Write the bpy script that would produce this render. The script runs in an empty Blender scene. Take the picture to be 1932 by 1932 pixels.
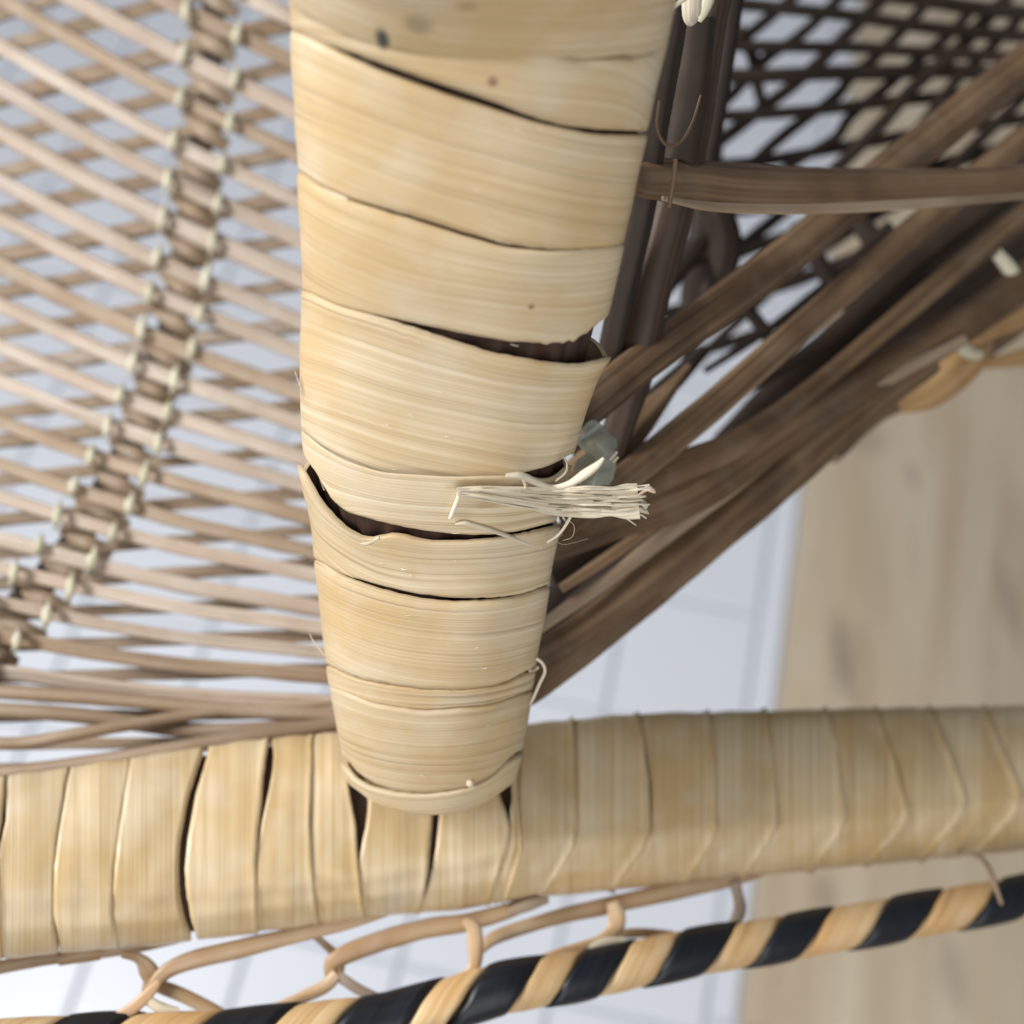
import bpy, math, random
import numpy as np
from mathutils import Vector, Matrix, noise
R = random.Random(7)
S = bpy.context.scene
COL = S.collection

# ---------------------------------------------------------------- camera
FOV = 45.0
F = 966.0 / math.tan(math.radians(FOV / 2))      # focal length in sheet units (sheet is 1932 units wide)
PITCH = math.radians(60)                          # looking down
camd = bpy.data.cameras.new('camera')
cam = bpy.data.objects.new('camera', camd); COL.objects.link(cam)
cam.location = (0, 0, 1.0)
cam.rotation_euler = (math.pi / 2 - PITCH, 0, 0)
camd.sensor_width = 36; camd.lens = 18 / math.tan(math.radians(FOV / 2))
camd.clip_start = 0.01; camd.clip_end = 50
camd.dof.use_dof = True; camd.dof.focus_distance = 0.243; camd.dof.aperture_fstop = 9.2
S.camera = cam
M = Matrix.Translation(cam.location) @ cam.rotation_euler.to_matrix().to_4x4()
Mn = np.array(M)

# ---------------------------------------------------------------- light
w = bpy.data.worlds.new('World'); S.world = w; w.use_nodes = True
w.node_tree.nodes['Background'].inputs[0].default_value = (0.86, 0.93, 1.0, 1)
w.node_tree.nodes['Background'].inputs[1].default_value = 0.2
def area(name, camloc, target, size, power, col):
    l = bpy.data.lights.new(name, 'AREA'); l.shape = 'DISK'; l.size = size; l.energy = power; l.color = col
    o = bpy.data.objects.new(name, l); COL.objects.link(o)
    p = M @ Vector(camloc); t = M @ Vector(target)
    o.location = p; o.rotation_euler = (t - p).to_track_quat('-Z', 'Y').to_euler()
    return o
area('left_key_light', (-0.85, 0.34, 0.30), (0, 0, -0.27), 0.34, 13.2, (1.0, 0.98, 0.945))  # small soft key source out of view to the left
area('front_fill', (0.05, -0.50, 0.45), (0, 0, -0.3), 1.1, 6.0, (1.0, 0.975, 0.93))  # added low fill without a real source, brightens the rail's front face
cl = area('overhead_fill', (0, 0, 0), (0, 0, -1), 1.2, 18, (0.93, 0.96, 1.0))  # unseen fill added overhead to brighten the floor
cl.location = (-1.3, 0.9, 2.3); cl.rotation_euler = (0, math.radians(-22), 0)
S.view_settings.view_transform = 'Standard'; S.view_settings.look = 'None'
S.view_settings.exposure = 0.0; S.view_settings.gamma = 1.0

# ---------------------------------------------------------------- helpers
def P(u, v, d):                     # sheet point at distance d -> camera frame
    return np.array([(u - 966) / F * d, -(v - 966) / F * d, -d])
def proj(p):
    return 966 + p[0] / -p[2] * F, 966 - p[1] / -p[2] * F
def interp(tab, x, k=1):
    xs = [r[0] for r in tab]; ys = [r[k] for r in tab]
    return float(np.interp(x, xs, ys))
def sm(a, b, x):
    t = min(1, max(0, (x - a) / (b - a))); return t * t * (3 - 2 * t)
def nz(x, y=0, z=0): return noise.noise(Vector((x, y, z)))
def crom(pts, n):
    pts = [np.array(p, float) for p in pts]
    if len(pts) < 2: return pts
    e = [2 * pts[0] - pts[1]] + pts + [2 * pts[-1] - pts[-2]]
    out = []
    for i in range(1, len(e) - 2):
        for k in range(n):
            t = k / n
            a, b, c, d = e[i - 1], e[i], e[i + 1], e[i + 2]
            out.append(0.5 * ((2 * b) + (c - a) * t + (2 * a - 5 * b + 4 * c - d) * t * t + (3 * b - a - 3 * c + d) * t ** 3))
    out.append(pts[-1]); return out
class MB:
    def __init__(s): s.v = []; s.f = []; s.uv = []
    def grid(s, pts, uvs, close=False, flip=False):     # rows x cols of camera frame points
        b = len(s.v); n = len(pts[0])
        for r, q in zip(pts, uvs):
            s.v.extend([tuple(p) for p in r]); s.uv.extend(q)
        m = n if close else n - 1
        for i in range(len(pts) - 1):
            for j in range(m):
                a = b + i * n + j; c = b + i * n + (j + 1) % n
                f = (a, c, c + n, a + n); s.f.append(f[::-1] if flip else f)
    def fan(s, ring, uv):
        b = len(s.v); s.v.append(tuple(np.mean(np.array(ring), axis=0))); s.uv.append(uv)
        for p in ring: s.v.append(tuple(p)); s.uv.append(uv)
        n = len(ring)
        for j in range(n): s.f.append((b, b + 1 + j, b + 1 + (j + 1) % n))
    def tube(s, pts, rad, seg=8, sub=5, flat=1.0, nrm=(0, 0, 1), lump=0.0, ends=True, v0=None, ridge=0.0):
        """rad: float or list per control point; flat: thickness / width ratio, nrm: side the flat faces"""
        if not hasattr(rad, '__len__'): rad = [rad] * len(pts)
        c = crom([list(p) + [r] for p, r in zip(pts, rad)], sub)
        c = np.array(c); L = 0; rows = []; uvs = []; seed = R.random() * 100
        nr = np.array(nrm, float)
        for i in range(len(c)):
            a = c[max(0, i - 1)][:3]; b = c[min(len(c) - 1, i + 1)][:3]
            t = b - a; t /= (np.linalg.norm(t) + 1e-12)
            if i: L += np.linalg.norm(c[i][:3] - c[i - 1][:3])
            n = nr - t * nr.dot(t); n /= (np.linalg.norm(n) + 1e-12); x = np.cross(t, n)
            r = max(1e-5, c[i][3]); row = []; uv = []
            for j in range(seg):
                an = 2 * math.pi * j / seg
                rr = r * (1 + lump * nz(L * 120 + seed, math.cos(an) * 1.5, math.sin(an) * 1.5) + ridge * math.cos(an * 5 + seed))
                row.append(c[i][:3] + x * rr * math.sin(an) + n * rr * flat * math.cos(an))
                uv.append((L + seed, r * abs(((an / math.pi) + 1) % 2 - 1) * 3))
            rows.append(row); uvs.append(uv)
        s.grid(rows, uvs, close=True, flip=True)
        if ends: s.fan(rows[0], (seed, 0)); s.fan(rows[-1], (seed, 0))
    def blob(s, c, rx, ry, rz, seg=10):
        rows = []; uvs = []
        for i in range(7):
            a = math.pi * i / 6; rows.append([np.array(c) + np.array([rx * math.sin(a) * math.cos(2 * math.pi * j / seg), ry * math.cos(a), rz * math.sin(a) * math.sin(2 * math.pi * j / seg)]) for j in range(seg)])
            uvs.append([(i * .001, j * .001)] * seg)
        s.grid(rows, uvs, close=True)
    def build(s, name, mat, parent=None, label=None, kind=None, smooth=True):
        me = bpy.data.meshes.new(name)
        V = np.array(s.v); V = V @ Mn[:3, :3].T + Mn[:3, 3]
        me.from_pydata([tuple(p) for p in V], [], s.f); me.update()
        uvl = me.uv_layers.new(name='UVMap')
        li = np.zeros(len(me.loops), dtype=np.int32); me.loops.foreach_get('vertex_index', li)
        uvl.data.foreach_set('uv', np.array(s.uv, dtype=np.float32)[li].ravel())
        if smooth: me.polygons.foreach_set('use_smooth', [True] * len(me.polygons))
        me.materials.append(mat)
        o = bpy.data.objects.new(name, me); COL.objects.link(o)
        if parent:
            o.parent = parent
            if parent.type == 'EMPTY': o.matrix_parent_inverse = Matrix.Translation(parent.location).inverted()
        if label: o['label'] = label
        if kind: o['kind'] = kind
        return o

# ---------------------------------------------------------------- materials
def s2l(c): return tuple(((x / 255) / 12.92 if x / 255 <= 0.04045 else ((x / 255 + 0.055) / 1.055) ** 2.4) for x in c) + (1,)
def newmat(name):
    m = bpy.data.materials.new(name); m.use_nodes = True
    return m, m.node_tree, m.node_tree.nodes['Principled BSDF']
def fibre(name, dark, mid, light, rough=0.5, su=14, sv=900, bump=0.35, patch=0.5, spots=(), spec=0.35, patch_col=None, lines=0.5):
    m, t, b = newmat(name); N = t.nodes; K = t.links
    tc = N.new('ShaderNodeTexCoord'); oi = N.new('ShaderNodeObjectInfo')
    cb = N.new('ShaderNodeVectorMath'); cb.operation = 'SCALE'
    cx = N.new('ShaderNodeCombineXYZ'); K.new(oi.outputs['Random'], cx.inputs[0]); K.new(oi.outputs['Random'], cx.inputs[2])
    K.new(cx.outputs[0], cb.inputs[0]); cb.inputs['Scale'].default_value = 37.0
    def nzt(sx, sy, detail=3, dist=0.0, coord='UV'):
        mp = N.new('ShaderNodeMapping'); mp.inputs['Scale'].default_value = (sx, sy, 1) if coord == 'UV' else (sx, sx, sx)
        K.new(tc.outputs[coord], mp.inputs[0]); K.new(cb.outputs[0], mp.inputs['Location'])
        n = N.new('ShaderNodeTexNoise'); n.inputs['Scale'].default_value = 1; n.inputs['Detail'].default_value = detail
        n.inputs['Distortion'].default_value = dist; K.new(mp.outputs[0], n.inputs['Vector']); return n
    fine = nzt(su, sv, 4, 0.0); med = nzt(su * 0.6, sv * 0.3, 4, 0.0); pat = nzt(38, 0, 3, 0.3, 'Object'); pat2 = nzt(90, 0, 4, 0.2, 'Object')
    strk = nzt(su * 2.0, sv * 0.55, 2, 0.0)
    mx = N.new('ShaderNodeMath'); mx.operation = 'MULTIPLY_ADD'; K.new(fine.outputs[0], mx.inputs[0]); mx.inputs[1].default_value = 0.5
    hm = N.new('ShaderNodeMath'); hm.operation = 'MULTIPLY'; K.new(med.outputs[0], hm.inputs[0]); hm.inputs[1].default_value = 0.5
    K.new(hm.outputs[0], mx.inputs[2])
    cr = N.new('ShaderNodeValToRGB'); e = cr.color_ramp.elements
    e[0].position = 0.30; e[0].color = s2l(dark); e[1].position = 0.70; e[1].color = s2l(light)
    q = e.new(0.5); q.color = s2l(mid); K.new(mx.outputs[0], cr.inputs[0])
    # broad discoloured patches
    pr = N.new('ShaderNodeValToRGB'); pe = pr.color_ramp.elements; pe[0].position = 0.42; pe[0].color = (0, 0, 0, 1); pe[1].position = 0.62; pe[1].color = (1, 1, 1, 1)
    K.new(pat.outputs[0], pr.inputs[0])
    pm = N.new('ShaderNodeMath'); pm.operation = 'MULTIPLY'; K.new(pr.outputs[0], pm.inputs[0]); pm.inputs[1].default_value = patch
    mix = N.new('ShaderNodeMix'); mix.data_type = 'RGBA'; K.new(pm.outputs[0], mix.inputs[0]); K.new(cr.outputs[0], mix.inputs[6])
    mix.inputs[7].default_value = s2l(patch_col or dark)
    cur = mix.outputs[2]
    # grey weathered haze
    gr = N.new('ShaderNodeValToRGB'); ge = gr.color_ramp.elements; ge[0].position = 0.5; ge[0].color = (0, 0, 0, 1); ge[1].position = 0.72; ge[1].color = (1, 1, 1, 1)
    K.new(pat2.outputs[0], gr.inputs[0]); gm = N.new('ShaderNodeMath'); gm.operation = 'MULTIPLY'; K.new(gr.outputs[0], gm.inputs[0]); gm.inputs[1].default_value = 0.28
    mg = N.new('ShaderNodeMix'); mg.data_type = 'RGBA'; K.new(gm.outputs[0], mg.inputs[0]); K.new(cur, mg.inputs[6])
    lg = tuple(0.5 * a + 0.5 * (sum(light) / 3) for a in light); mg.inputs[7].default_value = s2l(lg); cur = mg.outputs[2]
    # thin dark fibre lines
    sr = N.new('ShaderNodeValToRGB'); se = sr.color_ramp.elements; se[0].position = 0.30; se[0].color = (1, 1, 1, 1); se[1].position = 0.40; se[1].color = (0, 0, 0, 1)
    K.new(strk.outputs[0], sr.inputs[0]); smm = N.new('ShaderNodeMath'); smm.operation = 'MULTIPLY'; K.new(sr.outputs[0], smm.inputs[0]); smm.inputs[1].default_value = lines
    ms = N.new('ShaderNodeMix'); ms.data_type = 'RGBA'; K.new(smm.outputs[0], ms.inputs[0]); K.new(cur, ms.inputs[6])
    ms.inputs[7].default_value = s2l(tuple(x * 0.72 for x in dark)); cur = ms.outputs[2]
    geo = N.new('ShaderNodeNewGeometry') if spots else None
    for (p, rad, col, st) in spots:
        wp = M @ Vector(p)
        sb = N.new('ShaderNodeVectorMath'); sb.operation = 'SUBTRACT'; K.new(geo.outputs['Position'], sb.inputs[0]); sb.inputs[1].default_value = wp
        dv = N.new('ShaderNodeVectorMath'); dv.operation = 'DIVIDE'; K.new(sb.outputs[0], dv.inputs[0]); dv.inputs[1].default_value = (rad[0], rad[1], rad[1])
        ln = N.new('ShaderNodeVectorMath'); ln.operation = 'LENGTH'; K.new(dv.outputs[0], ln.inputs[0])
        ad = N.new('ShaderNodeMath'); ad.operation = 'ADD'; K.new(ln.outputs['Value'], ad.inputs[0])
        nn = nzt(900, 0, 2, 0, 'Object'); nh = N.new('ShaderNodeMath'); nh.operation = 'MULTIPLY_ADD'; K.new(nn.outputs[0], nh.inputs[0]); nh.inputs[1].default_value = 0.6; nh.inputs[2].default_value = -0.3
        K.new(nh.outputs[0], ad.inputs[1])
        mr = N.new('ShaderNodeMapRange'); mr.inputs[1].default_value = 0.5; mr.inputs[2].default_value = 1.15; mr.inputs[3].default_value = st; mr.inputs[4].default_value = 0
        K.new(ad.outputs[0], mr.inputs[0])
        mm = N.new('ShaderNodeMix'); mm.data_type = 'RGBA'; K.new(mr.outputs[0], mm.inputs[0]); K.new(cur, mm.inputs[6]); mm.inputs[7].default_value = s2l(col); cur = mm.outputs[2]
    # per piece value shift
    hs = N.new('ShaderNodeHueSaturation'); hs.inputs['Saturation'].default_value = 0.95; vr = N.new('ShaderNodeMapRange'); vr.inputs[3].default_value = 0.92; vr.inputs[4].default_value = 1.06
    K.new(oi.outputs['Random'], vr.inputs[0]); K.new(vr.outputs[0], hs.inputs['Value']); K.new(cur, hs.inputs['Color'])
    K.new(hs.outputs[0], b.inputs['Base Color'])
    b.inputs['Roughness'].default_value = rough; b.inputs['Specular IOR Level'].default_value = spec
    bp = N.new('ShaderNodeBump'); bp.inputs['Strength'].default_value = bump; bp.inputs['Distance'].default_value = 0.0004
    K.new(mx.outputs[0], bp.inputs['Height']); K.new(bp.outputs[0], b.inputs['Normal'])
    return m

# ---------------------------------------------------------------- the armrest post surface
SIL = [(-300, 545, 1345), (-120, 549, 1300), (0, 552, 1268), (130, 557, 1238), (250, 563, 1213), (400, 570, 1182), (530, 576, 1155),
       (650, 573, 1122), (740, 571, 1104), (830, 574, 1083), (900, 582, 1068), (960, 590, 1056), (1040, 597, 1043), (1130, 606, 1028),
       (1200, 615, 1015), (1260, 623, 1007), (1330, 636, 997), (1400, 649, 983), (1450, 661, 970), (1500, 673, 956), (1700, 700, 930)]
DEP = [(-300, .170), (0, .200), (400, .218), (800, .243), (1200, .272), (1500, .297), (1700, .312)]
RAT = [(-300, .55), (0, .55), (600, .55), (1000, .62), (1300, .85), (1450, .95), (1700, 1)]
_cache = {}
def frame(s):
    k = round(s, 1)
    if k in _cache: return _cache[k]
    def c(s):
        L = interp(SIL, s, 1); Rr = interp(SIL, s, 2); return P((L + Rr) / 2, s, interp(DEP, s)), (Rr - L) / 2
    p, hw = c(k); a, _ = c(k - 40); b, _ = c(k + 40)
    ax = a - b; ax /= np.linalg.norm(ax); x = np.array([1., 0, 0]); x -= ax * x.dot(ax); x /= np.linalg.norm(x)
    n = np.cross(x, ax)
    if n[2] < 0: n = -n
    Wd = hw * -p[2] / F
    _cache[k] = (p, x, n, Wd, interp(RAT, k)); return _cache[k]
def post(s, th, off=0.0):
    p, x, n, Wd, k = frame(s)
    ct = math.cos(th); st = math.sin(th)
    e = 0.86        # squared-off oval
    sx = math.copysign(abs(st) ** e, st); cz = math.copysign(abs(ct) ** e, ct)
    nx = np.array([st, ct * 1.0]); 
    return p + x * (Wd * sx + off * st) + n * (k * Wd * cz + off * ct)
def solve(th, curve, off=0.0):
    lo, hi = -290., 1690.
    for _ in range(26):
        m = (lo + hi) / 2; u, v = proj(post(m, th, off))
        if v - curve(u) < 0: lo = m
        else: hi = m
    return (lo + hi) / 2
def PS(u, v, off=0.0):                     # point on the post's face seen at (u, v)
    th = 0.0
    for _ in range(6):
        s = solve(th, lambda q: v)
        L, Rr = interp(SIL, s, 1), interp(SIL, s, 2)
        x = (u - (L + Rr) / 2) / ((Rr - L) / 2); x = max(-.97, min(.97, x))
        th = math.asin(math.copysign(abs(x) ** (1 / .86), x))
    p = post(s, th, off)
    return P(u, v, -p[2])

# ---------------------------------------------------------------- materials in use
spots = [(PS(722, 70), (.0012, .0026), (55, 62, 68), .95), (PS(790, 42), (.0026, .0022), (128, 118, 98), .55), (PS(930, 153), (.0010, .0009), (118, 78, 45), .85),
         (PS(1002, 577), (.0007, .0007), (128, 92, 55), .8), (PS(575, 730), (.0016, .0022), (140, 112, 78), .6), (PS(880, 8), (.0022, .0012), (150, 115, 75), .5),
         (PS(1160, 30), (.009, .006), (178, 138, 82), .35), (PS(880, 915), (.004, .0012), (168, 138, 88), .5), (PS(918, 950), (.004, .0012), (158, 132, 88), .6)]
M_peel = fibre('dry_cane_peel', (180, 154, 117), (205, 184, 148), (224, 209, 182), rough=.45, su=5, sv=3600, spots=spots, patch_col=(194, 160, 104), patch=.6, lines=.5, bump=.6)
M_railpeel = fibre('rail_cane_peel', (188, 157, 110), (210, 186, 145), (228, 211, 180), rough=.34, su=7, sv=2400, patch_col=(192, 156, 94), patch=.6, spec=.5, lines=.3, bump=.4)
M_core = fibre('dark_cane_core', (38, 24, 16), (62, 40, 28), (88, 60, 44), rough=.7, su=12, sv=500)
M_cane = fibre('split_cane', (156, 138, 122), (182, 164, 148), (204, 190, 176), rough=.5, su=10, sv=500, patch_col=(166, 142, 120))
M_cane2 = fibre('tanned_cane', (136, 114, 92), (160, 138, 114), (184, 164, 142), rough=.5, su=10, sv=500, patch_col=(136, 108, 78))
M_brown = fibre('brown_cane', (74, 54, 37), (120, 93, 66), (154, 126, 94), rough=.5, su=5, sv=1000, patch_col=(58, 40, 26), bump=.5)  # brown of the inner canes, darkened partly for the shade they stand in
M_brown_halfshade = fibre('half_shaded_brown_cane', (46, 32, 24), (68, 50, 38), (96, 74, 56), rough=.5, su=6, sv=900, patch_col=(40, 27, 20), bump=.5)  # upright's brown taken darker, its shade put into the colour
M_brown_shade = fibre('shaded_brown_cane', (34, 24, 18), (50, 38, 30), (70, 54, 42), rough=.6, su=8, sv=400)  # darker copy of the brown cane, shade between canes put into its colour
M_black = fibre('black_dyed_cane', (14, 17, 24), (20, 24, 33), (32, 37, 48), rough=.42, su=14, sv=900, patch=.2, spec=.45, bump=.3)
M_tan = fibre('tan_cane_strip', (196, 154, 98), (216, 180, 128), (230, 202, 158), rough=.42, su=10, sv=1200, spec=.4, patch_col=(196, 142, 78))
M_aged = fibre('aged_tan_cane', (140, 104, 62), (168, 132, 86), (186, 154, 108), rough=.45, su=10, sv=500, patch_col=(130, 92, 52))
M_loop = fibre('loop_cane', (180, 142, 98), (208, 174, 132), (226, 202, 168), rough=.38, su=8, sv=900, spec=.5, patch_col=(160, 112, 74))
M_bind = fibre('pale_green_binding', (176, 172, 144), (200, 194, 168), (218, 214, 194), rough=.5, su=14, sv=500, patch=.2)
M_fray = fibre('bleached_fibre', (176, 156, 128), (218, 206, 182), (240, 232, 214), rough=.62, su=10, sv=1600, bump=.9, patch=.3, patch_col=(190, 170, 138), lines=.7)
M_nub = fibre('pinkish_fibre', (214, 170, 140), (236, 206, 184), (250, 236, 224), rough=.5, patch=.2)
m, t, b = newmat('clear_plastic_film'); M_film = m
b.inputs['Base Color'].default_value = (.40, .42, .35, 1); b.inputs['Roughness'].default_value = .32; b.inputs['Alpha'].default_value = .62; b.inputs['Specular IOR Level'].default_value = .7

# ---------------------------------------------------------------- floor
def floorpt(u, v):
    d = M.to_3x3() @ Vector(P(u, v, 1.0)); o = Vector(cam.location)
    k = -o.z / d.z; return o + d * k
fa = floorpt(1512, 930); fb = floorpt(1392, 1932)
ey = (fa - fb).normalized(); ex = Vector((ey.y, -ey.x, 0))
frot = math.atan2(ex.y, ex.x)
def gmat(name, base, rough, f): ...
m, t, b = newmat('white_tile_glaze'); M_tile = m; N = t.nodes; K = t.links
tc = N.new('ShaderNodeTexCoord'); n = N.new('ShaderNodeTexNoise'); n.inputs['Scale'].default_value = 6; K.new(tc.outputs['Object'], n.inputs['Vector'])
r = N.new('ShaderNodeValToRGB'); r.color_ramp.elements[0].color = s2l((218, 221, 230)); r.color_ramp.elements[1].color = s2l((230, 233, 241)); K.new(n.outputs[0], r.inputs[0])
K.new(r.outputs[0], b.inputs['Base Color']); b.inputs['Roughness'].default_value = .35
m, t, b = newmat('grey_grout'); M_grout = m
N = t.nodes; K = t.links; n = N.new('ShaderNodeTexNoise'); n.inputs['Scale'].default_value = 60
r = N.new('ShaderNodeValToRGB'); r.color_ramp.elements[0].color = s2l((206, 210, 217)); r.color_ramp.elements[1].color = s2l((218, 222, 229)); K.new(n.outputs[0], r.inputs[0]); K.new(r.outputs[0], b.inputs['Base Color']); b.inputs['Roughness'].default_value = .9
m, t, b = newmat('oak_floor_board'); M_wood = m; N = t.nodes; K = t.links
tc = N.new('ShaderNodeTexCoord')
def wn(sx, sy, det, dist):
    mp = N.new('ShaderNodeMapping'); mp.inputs['Scale'].default_value = (sx, sy, 1); K.new(tc.outputs['Object'], mp.inputs[0])
    n = N.new('ShaderNodeTexNoise'); n.inputs['Scale'].default_value = 1; n.inputs['Detail'].default_value = det; n.inputs['Distortion'].default_value = dist; K.new(mp.outputs[0], n.inputs['Vector']); return n
n1 = wn(22, 3.0, 5, .6); n2 = wn(16, 5, 3, .3); n3 = wn(150, 6, 4, .1)
r = N.new('ShaderNodeValToRGB'); e = r.color_ramp.elements; e[0].position = .3; e[0].color = s2l((202, 180, 152)); e[1].position = .7; e[1].color = s2l((226, 210, 186)); K.new(n1.outputs[0], r.inputs[0])
r2 = N.new('ShaderNodeValToRGB'); e = r2.color_ramp.elements; e[0].position = .24; e[0].color = (1, 1, 1, 1); e[1].position = .37; e[1].color = (0, 0, 0, 1); K.new(n2.outputs[0], r2.inputs[0])
mx = N.new('ShaderNodeMix'); mx.data_type = 'RGBA'; K.new(r2.outputs[0], mx.inputs[0]); K.new(r.outputs[0], mx.inputs[6]); mx.inputs[7].default_value = s2l((176, 154, 130))
m3 = N.new('ShaderNodeMix'); m3.data_type = 'RGBA'; m3.blend_type = 'MULTIPLY'; m3.inputs[0].default_value = .3; K.new(mx.outputs[2], m3.inputs[6]); K.new(n3.outputs[0], m3.inputs[7])
cur = m3.outputs[2]; geo = N.new('ShaderNodeNewGeometry')
for (u, v, rx, ry, st) in ((1588, 1240, .011, .042, .5), (1748, 1384, .006, .016, .7), (1640, 830, .02, .02, .35), (1555, 1440, .010, .03, .4), (1900, 1130, .012, .05, .4), (1720, 900, .006, .02, .4), (1555, 1690, .012, .02, .4), (1800, 1840, .01, .03, .35)):
    q = floorpt(u, v)
    sb = N.new('ShaderNodeVectorMath'); sb.operation = 'SUBTRACT'; K.new(geo.outputs['Position'], sb.inputs[0]); sb.inputs[1].default_value = q
    dv = N.new('ShaderNodeVectorMath'); dv.operation = 'DIVIDE'; K.new(sb.outputs[0], dv.inputs[0]); dv.inputs[1].default_value = (rx, ry, 1)
    ln = N.new('ShaderNodeVectorMath'); ln.operation = 'LENGTH'; K.new(dv.outputs[0], ln.inputs[0])
    ad = N.new('ShaderNodeMath'); ad.operation = 'ADD'; K.new(ln.outputs['Value'], ad.inputs[0]); K.new(n2.outputs[0], ad.inputs[1])
    mr = N.new('ShaderNodeMapRange'); mr.inputs[1].default_value = .9; mr.inputs[2].default_value = 1.7; mr.inputs[3].default_value = st; mr.inputs[4].default_value = 0; K.new(ad.outputs[0], mr.inputs[0])
    mm = N.new('ShaderNodeMix'); mm.data_type = 'RGBA'; K.new(mr.outputs[0], mm.inputs[0]); K.new(cur, mm.inputs[6]); mm.inputs[7].default_value = s2l((136, 118, 104)); cur = mm.outputs[2]
K.new(cur, b.inputs['Base Color']); b.inputs['Roughness'].default_value = .5

def plain(name, verts, faces, mat, parent=None, kind=None):
    me = bpy.data.meshes.new(name); me.from_pydata(verts, [], faces); me.update(); me.materials.append(mat)
    o = bpy.data.objects.new(name, me); COL.objects.link(o); o.parent = parent
    if kind: o['kind'] = kind
    return o
fl = plain('floor', [(-4, -4, -.004), (4, -4, -.004), (4, 5, -.004), (-4, 5, -.004)], [(0, 1, 2, 3)], M_grout, None, 'structure')
fl.location = (fb.x, fb.y, 0); fl.rotation_euler = (0, 0, frot)      # local y runs along the tile / board border, x=0 is the border
def slab(nm, wx, wy, h, bev, mat):
    v = []; 
    for z, i in ((-.004, 0), (h - bev, 0), (h, bev)):
        v += [(i, i, z), (wx - i, i, z), (wx - i, wy - i, z), (i, wy - i, z)]
    f = []
    for k in (0, 4):
        for j in range(4): f.append((k + j, k + (j + 1) % 4, k + 4 + (j + 1) % 4, k + 4 + j))
    f.append((8, 9, 10, 11)); me = bpy.data.meshes.new(nm); me.from_pydata(v, [], f); me.update(); me.materials.append(mat); return me
TW = .118; G = .0030
fa2 = floorpt(1440, 1166)            # known tile corner
inv = Matrix.Translation(fl.location) @ Matrix.Rotation(frot, 4, 'Z')
loc = inv.inverted() @ fa2; y0 = loc.y; x0 = -0.0225
tile_me = slab('tile', TW - G, TW - G, .0016, .0012, M_tile)
strip_me = slab('edge_strip', 0.0165, .6, .0016, .001, M_tile)
n = 0
for i in range(-11, 0):
    for j in range(-7, 11):
        o = bpy.data.objects.new('tile', tile_me); COL.objects.link(o); o.parent = fl
        o.location = (x0 + i * TW, y0 + j * TW + G / 2, 0); n += 1
for j in range(-2, 3):
    o = bpy.data.objects.new('edge_strip', strip_me); COL.objects.link(o); o.parent = fl; o.location = (-.019, j * .603, 0)
plank_me = slab('floor_board', .238, 1.19, .002, .0012, M_wood)
for i in range(0, 4):
    for j in range(-2, 2):
        o = bpy.data.objects.new('floor_board', plank_me); COL.objects.link(o); o.parent = fl
        o.location = (.0015 + i * .2405, j * 1.192 + (0, .45, .2, .7)[i], 0)

# ---------------------------------------------------------------- the chair
root = bpy.data.objects.new('wicker_chair', None); COL.objects.link(root)
root.location = (0, .35, 0)
root['label'] = 'worn wicker chair with peel-wrapped post and rail standing over the tiled floor'
root['category'] = 'chair'

# post core, ribbed
mb = MB(); rows = []; uvs = []
for i in range(80):
    s = -280 + i * 1650 / 79; row = []; uv = []
    for j in range(144):
        th = 2 * math.pi * j / 144
        row.append(post(s, th, -.0021 + .0005 * math.cos(th * 24))); uv.append((s * .0001, th * .03))
    rows.append(row); uvs.append(uv)
mb.grid(rows, uvs, close=True); 
armpost = mb.build('armrest_post', M_core, root, 'upright post thickly wrapped in wide straw coloured cane peel')

def curve(pts):
    xs = [p[0] for p in pts]; ys = [p[1] for p in pts]
    return lambda u: sum(float(np.interp(u + o, xs, ys)) for o in (-18, -6, 6, 18)) / 4
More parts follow.
